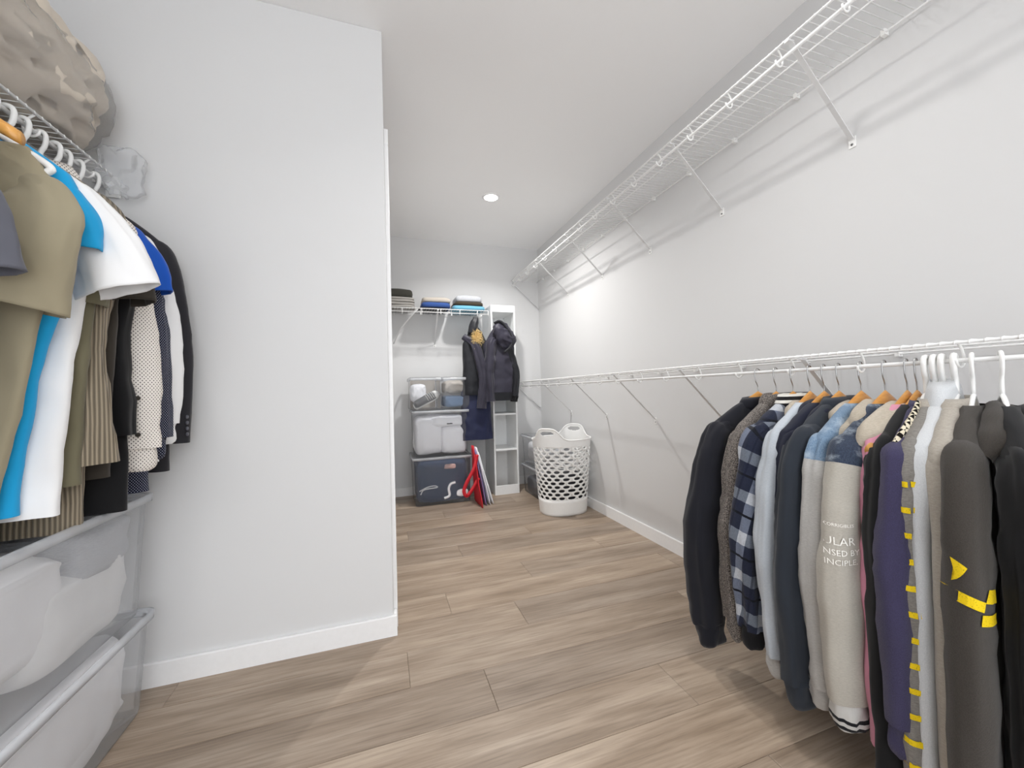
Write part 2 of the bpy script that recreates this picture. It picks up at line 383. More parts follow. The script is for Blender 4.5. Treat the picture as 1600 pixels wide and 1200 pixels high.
def plastic_hanger(loc, rz, label, group, r=.0055, thick=True):
    t = thing('plastic_hanger', label, 'hanger', loc, rz, group); k = 'p%g' % r
    if k not in WH:
        WH[k+'h'] = MB().tube(catmull(hook_path(.0135, .085), 30), r, 8).mesh('hook', 'white_plastic')
        f = MB().tube(catmull([(-.185, 0, -.24), (-.206, 0, -.234), (-.200, 0, -.217), (-.1, 0, -.15), (-.02, 0, -.092), (.02, 0, -.092), (.1, 0, -.15), (.200, 0, -.217), (.206, 0, -.234), (.185, 0, -.24)], 60), r*1.15, 8)
        WH[k+'f'] = f.mesh('arms', 'white_plastic')
        WH[k+'b'] = MB().tube([(-.185, 0, -.24), (.185, 0, -.24)], r, 8).mesh('cross_bar', 'white_plastic')
    link('hook', WH[k+'h'], t); link('arms', WH[k+'f'], t); link('cross_bar', WH[k+'b'], t); return t

# ------------------------------------------------------------------ garments
# local frame: origin at the top of the neck, x outward along the hanger, z up, +y*ys the side turned to the viewer
def ring_pts(w, t, n, p=.75, q=.7):
    out = []
    for k in range(n):
        a = 2*PI*k/n; c, s = math.cos(a), math.sin(a)
        out.append((w*math.copysign(abs(c)**p, c), t*math.copysign(abs(s)**q, s)))
    return out
def g_body(L, Wd, drop=.085, neck=.07, T=.035, hem=None, seed=0, fold=.02, lean=0.0, n=64, rows=40):
    hem = hem or Wd; rings = []; zs = []
    for i in range(10): zs.append(-drop*(i/10)**1.15)
    for i in range(rows+1): zs.append(-drop-(L-drop)*(i/rows)**1.1)
    for z in zs:
        if -z < drop:
            k = (-z/drop); w = neck+(Wd-.012-neck)*k**.85; t = .018+.016*k
        else:
            d = -z-drop; w = Wd-.012+.012*ss(0, .025, d); w += (hem-Wd)*ss(.05, L-drop, d); t = .034+(T-.034)*ss(0, .22, d)
        g = ss(.04, .5, -z); r = []
        for x, y in ring_pts(w, t, n):
            wv = fold*g*(N(x*6+seed*3.1, seed*1.7, z*1.1)+.45*N(x*15, seed*2.3+5, z*2.2))
            wv += .006*N(x*9, seed+9, z*14)*ss(.1, .2, -z)
            r.append((x+lean*(-z)+.006*N(seed, y*20, z*7), y+wv+.004*N(x*30, y*40+seed, z*24), z+.012*g*N(x*5, seed, 3) if -z > L*.9 else z))
        rings.append(r)
    mb = MB().loft(rings); mb.attr = [(p[0], 0, p[2]) for p in mb.v]; return mb
def g_tube(path, rx, ry, seed=0, wr=.006, n=36, m=44, ys=1, flat=.95, long_=.34):
    """sleeve-like tube: rx = half extent in the x-z plane, ry = half extent along y; both keyed lists over 0..1"""
    P = catmull(path, m); rings = []; at = []; ln = 0
    for i, p in enumerate(P):
        u = i/m; t = (P[min(i+1, m)]-P[max(i-1, 0)]).normalized(); A = Vector((0, 1, 0)); B = A.cross(t).normalized()
        A = t.cross(B)
        a, b = lerpl(rx, u), lerpl(ry, u); r = []
        for x, y in ring_pts(a, b, n, flat, flat):
            q = p+B*x+A*y; k = 1+0*u
            al = math.atan2(y/max(b, 1e-4), x/max(a, 1e-4)); e0 = ss(0, .25, u)
            d = wr*(N(q.x*18+seed, q.y*25, q.z*9)+.7*N(q.x*9, q.y*12+seed*2, q.z*32)*(.3+.7*abs(math.sin(u*7+seed))))
            d += long_*e0*min(a, b)*(N(math.cos(al)*1.6+seed, math.sin(al)*1.6, u*1.7)+.6*N(math.cos(al)*3.4, math.sin(al)*3.4+seed, u*2.6))
            r.append(q+(B*x+A*y).normalized()*d)
        rings.append(r)
        ln += (p-P[i-1]).length if i else 0
        at += [((k/n-.5)*.30, 0, -ln) for k in range(n)]
    mb = MB().loft(rings); mb.attr = at; return mb, P
def sleeve(t, mat, Wd, drop, Ls, side=1, seed=0, out=.02, yo=0.0, w0=.075, w1=.052, w2=.043, th=.032, cuff=None, cuff_len=.065, wr=.0075, name='sleeve', yend=None, xin=.0, long_k=.36, yoke=None):
    s = side; ye = yo if yend is None else yend
    path = [(s*(Wd-.12), 0, -drop*.46-.034), (s*(Wd-.062), yo*.2, -drop*.76-.036), (s*(Wd-.026), yo*.6, -drop-.052), (s*(Wd-.012+out*.5), yo, -drop-.19), (s*(Wd-.005+out), yo*.9+ye*.1, -drop-Ls*.58), (s*(Wd-.005+out*.6-xin), ye, -drop-Ls)]
    mb, P = g_tube(path, [(0, .028), (.2, max(.037, w1*.64)), (.4, w1*.90), (.6, w1*1.05), (.8, w1), (1, w2*1.08)], [(0, .024), (.2, .031), (.4, max(th, .031)), (.6, th), (.8, th), (1, th*.95)], seed, wr, long_=long_k)
    if yoke:   # dropped shoulder in the body cloth, the sleeve sewn on below it
        n, cut = 36, 19
        y = MB().loft([mb.v[i*n:(i+1)*n] for i in range(cut+1)]); y.attr = mb.attr[:(cut+1)*n]; y.build('shoulder', yoke, t)
        lo = MB().loft([mb.v[i*n:(i+1)*n] for i in range(cut, 45)]); lo.attr = mb.attr[cut*n:]; mb = lo
    o = mb.build(name, mat, t)
    if cuff:
        e = P[-1]; d = (P[-1]-P[-3]).normalized()
        cp = [e-d*.012, e+d*.004, e+d*cuff_len*.5, e+d*cuff_len]
        c, _ = g_tube([tuple(q) for q in cp], [(0, w2*.96), (.5, w2*.9), (.9, w2*.86), (1, w2*.7)], [(0, th*.9), (.9, th*.8), (1, th*.5)], seed+3, .0015, 28, 12)
        c.build('cuff', cuff, o)
    return o
def short_sleeve(t, mat, Wd, drop, Ls, side=1, seed=0, out=.08, w0=.09, w1=.085, th=.045, yo=0):
    s = side
    if s < 0: out = min(out, -.02); w1 = min(w1, .07)
    path = [(s*(Wd-.075), 0, -drop*.62-.03), (s*(Wd-.045), yo*.35, -drop-.045), (s*(Wd-.02+out*.55), yo*.85, -drop-Ls*.6), (s*(Wd-.02+out), yo, -drop-Ls)]
    mb, P = g_tube(path, [(0, .024), (.15, .042), (.4, w1*.85), (1, w1)], [(0, .018), (.3, .028), (1, th)], seed, .005)
    o = mb.build('sleeve', mat, t)
    so = o.modifiers.new('cloth', 'SOLIDIFY'); so.thickness = .0025; so.offset = -1
    e = P[-1]; d = (P[-1]-P[-3]).normalized()
    h, _ = g_tube([tuple(e-d*.022), tuple(e-d*.012), tuple(e+d*.0005)], [(0, w1*1.012), (1, w1*1.02)], [(0, th*1.03), (1, th*1.04)], seed, .004, 28, 6)
    return o
def hood(t, mat, seed=0, size=1.0, ys=1, x0=.15, lining=True):
    """hood lying folded round the neck: thick roll dipping over the outer shoulder"""
    p = [(x0*size+.02, ys*.024, -.105), (.135*size, ys*.036, -.076), (.085, ys*.040, -.042), (.02, ys*.036, -.026), (-.05, ys*.03, -.028), (-.10, ys*.015, -.05)]
    mb, _ = g_tube(p, [(0, .014), (.18, .028*size), (.5, .033*size), (.8, .026*size), (1, .01)], [(0, .012), (.2, .026*size), (.6, .026*size), (1, .01)], seed, .004, 28, 36, long_=.35)
    o = mb.build('hood', mat, t)
    if not lining: return o
    p2 = [(.12*size, ys*-.004, -.065), (.09*size, ys*-.014, -.036), (.03, ys*-.026, -.02), (-.03, ys*-.026, -.02), (-.09, ys*-.012, -.045)]
    mb, _ = g_tube(p2, [(0, .012), (.2, .024*size), (.6, .026*size), (1, .01)], [(0, .012), (.3, .02*size), (1, .01)], seed+4, .004, 24, 26)
    mb.build('hood_lining', mat, o); return o
def collar(t, mat, h=.045, w=.080, th=.030, seed=0, flare=.012, name='collar', taper=.06):
    rings = []
    for u in (0, .25, .5, .75, 1.0):
        z = -.03+(h+.03)*u; f = 1+flare/w*math.sin(u*PI)
        rings.append([(x*f-.01*u, y*f+.003*N(x*20, seed, u*4), z-.25*max(0, x)*.3+.006*N(x*12, seed, 2)) for x, y in ring_pts(w*(1-taper*u), th*(1-taper*u), 36, .9, .9)])
    for u in (.9, .4): rings.append([(x*.86-.01*u, y*.8, -.03+(h+.02)*u-.25*max(0, x)*.3) for x, y in ring_pts(w*(1-taper*u), th*(1-taper*u), 36, .9, .9)])
    return MB().loft(rings).build(name, mat, t)
def garment(label, cat, loc, rz, mat, name='hoodie', L=.66, Wd=.225, drop=.085, T=.032, hem=None, seed=0, fold=.018, lean=0, neck=.07, group=None,
            sl=None, slmat=None, cuff=None, sides=(1, -1), hoodm=None, hsize=1, colm=None, colh=.045, short=None, hemrib=None, ys=1, **kw):
    t = thing(name, label, cat, loc, rz, group); t['ys'] = ys
    g_body(L, Wd, drop, neck, T, hem, seed, fold, lean).build('body', mat, t)
    for s in sides:
        if sl: sleeve(t, slmat or mat, Wd, drop, sl, s, seed+s, cuff=cuff, **kw)
        if short: short_sleeve(t, slmat or mat, Wd, drop, short, s, seed+s, **kw)
    if hoodm: hood(t, hoodm, seed, hsize, ys, lining=hoodm not in ('brown_charcoal', 'black_cloth'))
    if colm: collar(t, colm, colh, seed=seed, taper=.26 if colh > .046 else .06)
    if hemrib:
        rings = []
        for u in (0, .3, .8, 1): rings.append([(x+lean*(L), y+fold*(N(x*6+seed*3.1, seed*1.7, -L*1.1)+.45*N(x*15, seed*2.3+5, -L*2.2)), -L+.02-.075*u) for x, y in ring_pts((hem or Wd)*(1.0-.06*u), T*(1.06-.1*u), 48)])
        MB().loft(rings).build('hem_band', hemrib, t)
    return t
def bvh_of(o):
    m = o.data; return BVHTree.FromPolygons([v.co for v in m.vertices], [tuple(p.vertices) for p in m.polygons])
def project(verts, faces, target, o, u, v, n, name, mat, parent, lift=.0028):
    """lay a flat print on the cloth surface: 2-D points -> first hit along -n"""
    tree = bvh_of(target); o, u, v, n = Vector(o), Vector(u), Vector(v), Vector(n).normalized(); out = []; last = None
    for a, b in verts:
        p = o+u*a+v*b; h = tree.ray_cast(p+n*.4, -n)[0]
        if h is None: h = last if last is not None else p
        else: last = h
        out.append(tuple(h+n*lift))
    return MB().add(out, faces).build(name, mat, parent, False)
def poly_print(pts, target, o, u, v, n, name, mat, parent):
    bm = bmesh.new(); f = bm.faces.new([bm.verts.new((a, b, 0)) for a, b in pts])
    bmesh.ops.triangulate(bm, faces=bm.faces[:])
    bmesh.ops.subdivide_edges(bm, edges=bm.edges[:], cuts=5, use_grid_fill=True)
    bm.verts.index_update(); vs = [(q.co.x, q.co.y) for q in bm.verts]; fs = [tuple(q.index for q in f.verts) for f in bm.faces]; bm.free()
    return project(vs, fs, target, o, u, v, n, name, mat, parent)
def text_print(txt, size, target, o, u, v, n, mat, parent):
    cu = bpy.data.curves.new('lettering', 'FONT'); cu.body = txt; cu.size = size; cu.resolution_u = 2
    ob = bpy.data.objects.new('lettering_source', cu); C.objects.link(ob); bpy.context.view_layer.update(); dg = bpy.context.evaluated_depsgraph_get()
    me = ob.evaluated_get(dg).to_mesh(); bm = bmesh.new(); bm.from_mesh(me); ob.evaluated_get(dg).to_mesh_clear()
    bmesh.ops.triangulate(bm, faces=bm.faces[:]); bm.verts.index_update()
    vs = [(q.co.x, q.co.y) for q in bm.verts]; fs = [tuple(q.index for q in f.verts) for f in bm.faces]; bm.free()
    bpy.data.objects.remove(ob); bpy.data.curves.remove(cu)
    return project(vs, fs, target, o, u, v, n, 'lettering', mat, parent)

# cloth materials
fabric('navy_black', '1b1c24', '131318'); fabric('tweed', '8f8780', '3a3533', 'tweed'); plaid('plaid'); fabric('black_cloth', '141416', '0b0b0c')
fabric('pale_blue_heather', 'c3c8cd', 'a9b2bd', 'heather'); fabric('oat', 'bfb5a5', 'a2988a', 'heather'); fabric('navy_cloth', '181c2e', '0e1120'); fabric('charcoal_blue', '2b3038', '1d222b')
fabric('grey_heather', 'bbb9b6', '9d9b98', 'heather'); fabric('denim_light', '7d94ab', '566e88', 'denim'); fabric('denim_dark', '3c4658', '222a3a', 'denim')
fabric('pink_cloth', 'd08fa3', 'b9748a'); fabric('indigo_fleece', '433f5e', '332f49', 'fleece'); fabric('dark_heather', '8e8a84', '625e5a', 'heather')
fabric('white_fleece', 'd5d7d9', 'c2c5c8', 'fleece'); fabric('beige_heather', 'b3aca1', '958e85', 'heather'); fabric('brown_charcoal', '45403b', '332f2b', 'fleece')
fabric('oat_grey', 'b9b4aa', 'a09b92', 'heather'); check('houndstooth', 'd9cfb8', '16120f', .011); stripes('varsity_black', '17171a', 'dcdad3', -.79, .022, .38, 2); stripes('varsity_grey', 'c8c7c4', '17181d', -.75, .019, .5, 3)
stripes('striped_collar', '17171a', 'dcdad3', .05, .022, .45, 3)
printed('yellow_print', 'e6c61c', .55); printed('white_print', 'f2f0ea', .62)
fabric('khaki', '9a917a', '857d66'); fabric('cyan_cloth', '1f9fd6', '1585bb'); fabric('white_cloth', 'ebebeb', 'd9dade'); fabric('olive_cloth', '6f6a55', '5a5644'); fabric('taupe_cloth', 'a59880', '8d816b')
fabric('rib_taupe', '9d917d', '675e50', 'rib'); dots('white_dotted', 'e4ded6', '3c3134', .0105, .22); dots('navy_dotted', '14172c', 'b9c0d2', .0085, .2); dots('lilac_dotted', 'd9d2dc', '57465c', .009, .22)
fabric('royal_blue', '1d56b8', '15439a'); fabric('slate_grey', '5f6069', '4b4c55'); fabric('soft_pink', 'c9a9a4', 'b5938e'); fabric('espresso', '37322c', '28241f')
fabric('suit_black', '26252a', '1a191d', rough=.8)

# ---- right rail: bar at X=1.32, z=1.015
BX, BZ = XR-.295, 1.015
def R_(hook_y, front_y):
    """location of the neck top and heading for a garment on the right bar"""
    return (BX, hook_y, BZ-.105), PI+math.asin(max(-.6, min(.6, (hook_y-front_y)/.27)))
def hang(hy, fy, hl, *a, kind='wood', **k):
    loc, rz = R_(hy, fy)
    if kind == 'wood': wooden_hanger((loc[0], loc[1], BZ+.001), rz, hl)
    elif kind == 'thin': plastic_hanger((loc[0], loc[1], BZ+.001), rz, hl, 'thin white plastic hangers', .004)
    else: plastic_hanger((loc[0], loc[1], BZ+.001), rz, hl, 'thick white plastic hangers', .0065)
    return garment(*a, loc=loc, rz=rz, **k)
GR = 'hoodies and jackets on the right rail'
g1 = hang(1.085, 1.10, 'wooden hanger holding the navy black sweatshirt at the end of the rail', 'plain navy black sweatshirt at the far end of the hoodie rail', 'sweatshirt', mat='navy_black', name='sweatshirt', L=.66, T=.042, seed=1, sl=.68, cuff='navy_black', w1=.062, w2=.05, th=.045, colm='navy_black', colh=.02, group=GR, hem=.20, out=.05, cuff_len=.075)
g2 = hang(1.015, .985, 'wooden hanger holding the tweed jacket', 'grey brown tweed knit jacket beside the navy black sweatshirt', 'jacket', mat='tweed', name='jacket', L=.66, T=.035, seed=2, sl=.61, cuff='tweed', w1=.05, colm='tweed', colh=.03, group=GR, out=.03, th=.036)
g3 = hang(.955, .93, 'wooden hanger holding the plaid jacket', 'navy and grey plaid jacket with striped knit cuffs', 'jacket', mat='plaid', name='jacket', L=.66, seed=3, sl=.60, cuff='varsity_black', w1=.055, colm='striped_collar', colh=.03, group=GR, out=.035, th=.036)
g4 = hang(.90, .852, 'wooden hanger holding the pale blue grey hoodie', 'pale blue grey heather hoodie with oatmeal hood', 'hoodie', mat='pale_blue_heather', L=.66, seed=4, sl=.635, cuff='grey_heather', w1=.054, hoodm='oat', group=GR, out=.035, hsize=.9)
g5 = hang(.857, .825, 'wooden hanger holding the navy hoodie', 'navy hoodie with small red emblem on its sleeve', 'hoodie', mat='navy_cloth', L=.64, seed=5, sl=.60, cuff='navy_cloth', w1=.045, hoodm='navy_cloth', hsize=1.0, group=GR, out=.01, drop=.08)
g6 = hang(.815, .785, 'wooden hanger holding the charcoal sweatshirt', 'charcoal blue sweatshirt with wide plain cuff', 'sweatshirt', mat='charcoal_blue', name='sweatshirt', L=.66, seed=6, sl=.66, cuff='charcoal_blue', w1=.066, w2=.058, th=.04, colm='charcoal_blue', colh=.02, group=GR, out=.03, cuff_len=.075)
g7 = hang(.757, .73, 'wooden hanger holding the light denim hoodie', 'light denim hoodie jacket with plain grey sleeves', 'hoodie', mat='denim_light', L=.62, seed=7, sl=.635, yoke='denim_light', slmat='grey_heather', cuff='grey_heather', w1=.052, hoodm='oat', hsize=1.0, group=GR, out=.025)
g8 = hang(.70, .67, 'wooden hanger holding the dark denim hoodie', 'dark denim hoodie jacket with lettered grey sleeves and striped cuffs', 'hoodie', mat='denim_dark', L=.62, seed=8, sl=.625, yoke='denim_dark', slmat='oat_grey', cuff='varsity_grey', w1=.064, w2=.06, th=.04, hoodm='oat', hsize=1.2, group=GR, out=.03, cuff_len=.075, long_k=.1)
g9 = hang(.652, .615, 'wooden hanger holding the pink top', 'plain pink top between dark denim hoodie and black cardigan', 'top', mat='pink_cloth', name='top', L=.80, seed=9, sl=.70, w1=.032, w2=.034, th=.022, group=GR, Wd=.215, out=.012)
g10 = hang(.632, .588, 'wooden hanger holding the black cardigan', 'black cardigan with houndstooth shoulder trim', 'cardigan', mat='black_cloth', name='cardigan', L=.80, seed=10, sl=.76, w1=.05, w2=.05, group=GR, out=.005)
g11 = hang(.613, .562, 'thick white plastic hanger holding the indigo fleece', 'indigo fleece sweatshirt with thick sleeve', 'sweatshirt', kind='thick', mat='indigo_fleece', name='sweatshirt', L=.70, seed=11, sl=.60, cuff='indigo_fleece', w1=.057, w2=.054, group=GR, out=.02, colm='indigo_fleece', colh=.015, cuff_len=.08, long_k=.12)
g12 = hang(.597, .54, 'thick white plastic hanger holding the grey jacket with yellow dashes', 'grey heather jacket with yellow dashes down the sleeve', 'jacket', kind='thick', mat='dark_heather', name='jacket', L=.72, seed=12, sl=.74, w1=.045, w2=.042, th=.026, group=GR, out=.01, colm='beige_heather', colh=.02, long_k=.1)
g13 = hang(.582, .52, 'thick white plastic hanger holding the pale fleece', 'pale grey fleece with tall stand up collar', 'fleece', kind='thick', mat='white_fleece', name='fleece_jacket', L=.70, seed=13, sl=.76, w1=.036, w2=.034, th=.017, long_k=.1, wr=.003, group=GR, out=.01, colm='white_fleece', colh=.062)
g14 = hang(.560, .486, 'thick white plastic hanger holding the beige heather sweatshirt', 'beige heather sweatshirt beside the brown charcoal hoodie', 'sweatshirt', kind='thick', mat='beige_heather', name='sweatshirt', L=.72, seed=14, sl=.76, w1=.036, w2=.034, th=.017, long_k=.1, wr=.003, group=GR, out=.01, colm='beige_heather', colh=.02)
g15 = hang(.530, .452, 'thin white plastic hanger holding the brown charcoal hoodie', 'brown charcoal hoodie with yellow chequer print', 'hoodie', kind='thin', mat='brown_charcoal', L=.76, seed=15, sl=.78, w1=.068, w2=.066, th=.034, group=GR, out=.02, hoodm='brown_charcoal', hsize=1.1, fold=.03, long_k=.12)
g16 = hang(.485, .36, 'thin white plastic hanger holding the black hoodie', 'plain black hoodie beside the brown charcoal hoodie', 'hoodie', kind='thin', mat='black_cloth', L=.76, seed=16, sl=.78, w1=.055, group=GR, out=-.01, hoodm='black_cloth', fold=.02)
mb, _ = g_tube([(.07, .022, .0), (.12, .026, -.03), (.17, .026, -.058), (.205, .02, -.09)], [(0, .014), (1, .016)], [(0, .006), (1, .006)], 3, .002, 16, 16); mb.build('shoulder_trim', 'houndstooth', g10)
# prints
def child(t, n): return [c for c in t.children if c.name.split('.')[0] == n][0]
sl8 = child(g8, 'sleeve')
nn = Vector((.8, .6, 0)); uu = Vector((-.6, .8, 0))
for txt, sz, dx, dz in (('CORRIGIBLES', .0098, -.040, -.285), ('ULAR', .026, -.044, -.327), ('NSED BY', .0185, -.044, -.350), ('INCIPLE.', .0185, -.044, -.372)):
    text_print(txt, sz, sl8, Vector((.25, 0, dz))+uu*dx, uu, (0, 0, 1), nn, 'white_print', sl8)
sl12 = child(g12, 'sleeve'); n12 = Vector((.85, .5, 0)); u12 = Vector((-.5, .85, 0))
for k in range(13):
    z = -.17-.054*k
    for x0, x1 in ((-.036, -.004), (.001, .024)):
        poly_print([(x0, 0), (x1, -.002), (x1, .010), (x0, .012)], sl12, (.232, 0, z), u12, (0, 0, 1), n12, 'yellow_dash', 'yellow_print', sl12)
bd = child(g15, 'sleeve'); n15 = Vector((.75, .66, 0)); u15 = Vector((-.66, .75, 0))
for pts in ([(-.05, .03), (-.028, .008), (-.048, -.03)], [(-.05, -.036), (.0, -.055), (-.006, -.074), (-.052, -.058)], [(.0, -.057), (.014, -.033), (.042, -.04), (.046, -.068)], [(-.010, -.078), (.046, -.088), (.046, -.108), (-.014, -.1)]):
    poly_print([(p*.84-.003, q*.95) for p, q in pts], bd, (.245, 0, -.305), u15, (0, 0, 1), n15, 'chequer_print', 'yellow_print', bd)
sl5 = child(g5, 'sleeve')
plain('emblem_red', '9c2f2a', .7)
poly_print([(-.012, .004), (0, .011), (.013, .006), (.009, -.005), (0, -.010), (-.009, -.006)], sl5, (.232, 0, -.24), (-.6, .8, 0), (0, 0, 1), (.8, .6, 0), 'emblem', 'emblem_red', sl5)

# ---- left rail: bar at X=-.86, z=1.689
LX, LZ = XL+.295, 1.689
GL = 'shirts and jackets on the left rail'
def hangL(hy, fy, hl, *a, kind='thick', **k):
    rz = math.asin(max(-.6, min(.6, (fy-hy)/.27))); loc = (LX, hy, LZ-.112-k.pop('dz', 0)); k.setdefault('drop', .10); k.setdefault('T', .028)
    if kind == 'wood': wooden_hanger((LX, hy, LZ+.001), rz, hl, 'wooden hangers on the left rail')
    elif kind: plastic_hanger((LX, hy, LZ+.001), rz, hl, 'white plastic hangers on the left rail', .006).scale = (min(1, k.get('Wd', .225)/.222), 1, 1)
    return garment(*a, loc=loc, rz=rz, ys=-1, **k)
wooden_hanger((LX, .995, LZ+.001), 0, 'bare wooden hanger between the slate grey and khaki tees', 'wooden hangers on the left rail')
hangL(.915, .915, 'white plastic hanger holding the slate grey tee', 'slate grey short sleeved tee in front of the khaki tee', 'tee', mat='slate_grey', name='tee', L=.70, seed=21, short=.25, group=GL, Wd=.20, out=.03, w1=.055, th=.03, hem=.14, drop=.13)
hangL(1.075, 1.075, 'white plastic hanger holding the khaki tee', 'khaki short sleeved tee with wide loose sleeve', 'tee', mat='khaki', name='tee', L=.88, lean=-.07, Wd=.235, drop=.075, seed=22, short=.26, group=GL, w1=.098, th=.058, neck=.175, dz=.075, fold=.03, out=-.055, yo=-.04, hem=.17)
hangL(1.115, 1.12, 'white plastic hanger holding the cyan tee', 'bright cyan tee between khaki and white tees', 'tee', mat='cyan_cloth', name='tee', L=.84, seed=23, short=.17, group=GL, w1=.05, th=.03, out=.01, hem=.13)
hangL(1.15, 1.16, 'white plastic hanger holding the white tee', 'white tee with broad sleeve beside the cyan tee', 'tee', mat='white_cloth', name='tee', L=.86, seed=24, short=.25, group=GL, w1=.075, th=.04, out=.075, hem=.17)
hangL(1.20, 1.20, 'white plastic hanger holding the olive tee', 'olive tee tucked behind the white tee', 'tee', mat='olive_cloth', name='tee', L=.80, seed=25, short=.27, group=GL, w1=.06, out=-.03, hem=.18)
hangL(1.24, 1.24, 'white plastic hanger holding the ribbed taupe cardigan', 'ribbed taupe cardigan hanging behind the olive tee', 'cardigan', mat='rib_taupe', name='cardigan', L=.92, seed=26, sl=.66, w1=.04, group=GL, out=-.05, hem=.16)
hangL(1.285, 1.285, 'white plastic hanger holding the espresso overshirt', 'dark espresso overshirt beside the ribbed cardigan', 'overshirt', mat='espresso', name='overshirt', L=.80, seed=27, short=.25, group=GL, colm='espresso', colh=.02, w1=.055, out=.035, hem=.19)
hangL(1.33, 1.33, 'white plastic hanger holding the black jacket', 'long plain black jacket hanging before the dotted shirts', 'jacket', mat='black_cloth', name='jacket', L=.90, Wd=.205, seed=28, sl=.60, w1=.045, group=GL, out=-.03)
d1 = hangL(1.385, 1.385, 'white plastic hanger holding the white dotted shirt', 'white shirt with small dark dots and buttoned cuff', 'shirt', mat='white_dotted', name='shirt', L=.80, Wd=.190, seed=29, sl=.64, w1=.058, w2=.055, group=GL, out=.012, colm='white_dotted', cuff='white_dotted')
hangL(1.435, 1.435, 'white plastic hanger holding the royal blue tee', 'royal blue tee between the dotted shirts', 'tee', mat='royal_blue', name='tee', L=.70, Wd=.200, seed=30, short=.19, group=GL, w1=.055, th=.03, out=.03)
hangL(1.475, 1.475, 'white plastic hanger holding the navy dotted shirt', 'navy shirt with tiny white dots', 'shirt', mat='navy_dotted', name='shirt', L=.88, Wd=.185, seed=31, sl=.62, w1=.045, group=GL, out=.015, cuff='navy_dotted')
hangL(1.525, 1.525, 'white plastic hanger holding the plain white shirt', 'plain white long sleeved shirt next to the suit jacket', 'shirt', mat='white_cloth', name='shirt', L=.80, Wd=.185, seed=32, sl=.58, w1=.042, group=GL, out=.025, cuff='white_cloth')
su = hangL(1.595, 1.595, 'white plastic hanger holding the suit jacket', 'black suit jacket nearest the grey wall', 'suit jacket', mat='suit_black', name='suit_jacket', L=.84, Wd=.185, hem=.19, seed=33, sl=.665, w1=.056, w2=.05, th=.035, group=GL, out=.02, T=.03, wr=.003, drop=.085, long_k=.1)
bt = MB().tube([(0, 0, 0), (0, -.004, 0)], .006, 12).mesh('button', 'espresso')
for z in (-.60, -.70): o = link('button', bt, d1); o.location = (.226, -.043, z)
bt2 = MB().tube([(0, 0, 0), (.004, 0, 0)], .006, 12).mesh('button', 'slate_grey')
for k in range(4): o = link('button', bt2, su); o.location = (.243, -.018, -.665-.019*k)

# ------------------------------------------------------------------ soft lumps and folded cloth
def lump(name, mat, loc, size, seed=0, amp=.02, freq=7, parent=None, boxy=.5, rz=0, sub=5):
    bm = bmesh.new(); bmesh.ops.create_icosphere(bm, subdivisions=sub, radius=1)
    for v in bm.verts:
        c = v.co.copy(); p = Vector([math.copysign(abs(q)**boxy, q) for q in c])
        q = Vector((p.x*size[0]/2, p.y*size[1]/2, p.z*size[2]/2))
        d = N(q.x*freq+seed, q.y*freq, q.z*freq)+.5*N(q.x*freq*2.3, q.y*freq*2.3+seed, q.z*freq*2.3)
        rg = 1-abs(N(q.x*freq*1.2+seed*2, q.y*freq*1.2, q.z*freq*1.2+seed))*2.2
        q += c.normalized()*amp*(d*.8+.6*rg*rg*rg)
        v.co = q
    me = bpy.data.meshes.new(name); bm.to_mesh(me); bm.free(); me.materials.append(MATS[mat]); me.polygons.foreach_set('use_smooth', [True]*len(me.polygons))
    o = link(name, me, parent); o.location = loc; o.rotation_euler = (0, 0, rz); return o
def folded(label, mat, x0, x1, y0, y1, z0, h, seed=0, layers=2, cat='clothes', group='folded clothes on the back shelf', name='folded_garment', dome=.0):
    """a folded garment: layers of cloth with rounded fold along the front edge"""
    t = thing(name, label, cat, ((x0+x1)/2, (y0+y1)/2, z0), 0, group); w, d = (x1-x0)/2, (y1-y0)/2; lh = h/layers
    for k in range(layers):
        rings = []; zz = lh*k; sx = 1-.03*k+.02*N(seed, k, 1); n = 48
        for zf, ins in ((.0, .012), (.12, .004), (.5, 0), (.88, .004), (1.0, .014), (1.0, .06)):
            r = []
            for x, y in ring_pts(w*sx-ins, d-ins, n, .35, .35):
                e = N(x*14+seed, y*14, k*3.3)*.005
                top = dome*(1-(x/w)**2)*(1-(y/d)**2)*(zf if k == layers-1 else 0) if k == layers-1 else 0
                r.append((x+e+.004*N(seed, y*9, k), y+e, zz+.0006+lh*zf*.96+top+(.006*N(x*9, y*9+seed, k) if zf > .4 else 0)*min(1, lh/.02)))
            rings.append(r)
        MB().loft(rings, True, True).build('fold', mat, t)
    return t
fabric('fold_grey', 'a9a5a0', '8d8a86', 'heather'); fabric('fold_charcoal', '3b3a34', '2c2b27'); fabric('fold_beige', 'b8b0a6', 'a19a91'); fabric('fold_blue', '35528f', '2a4377')
fabric('fold_sky', '6ba9c2', '5794ae'); fabric('fold_lightgrey', 'c6c8cc', '989ba1', 'heather'); fabric('fold_brown', '3f382c', '2f2a20'); fabric('fold_black', '232326', '18181a')
fy0, fy1 = YB-.295, YB-.04; zs = 1.7385
folded('grey folded tee at the bottom of the stack by the partition edge', 'fold_grey', .035, .305, fy0, fy1, zs, .048, 1, 2)
folded('light grey folded tee under the charcoal one', 'fold_grey', .035, .30, fy0, fy1, zs+.05, .045, 2, 2)
folded('charcoal folded sweater topping the grey tees', 'fold_charcoal', .02, .285, fy0+.01, fy1, zs+.097, .065, 3, 1, dome=.03)
folded('black folded tee under the blue one', 'fold_black', .335, .60, fy0+.01, fy1, zs, .012, 4, 1)
folded('royal blue folded tee under the beige one', 'fold_blue', .355, .625, fy0, fy1, zs+.014, .046, 5, 1)
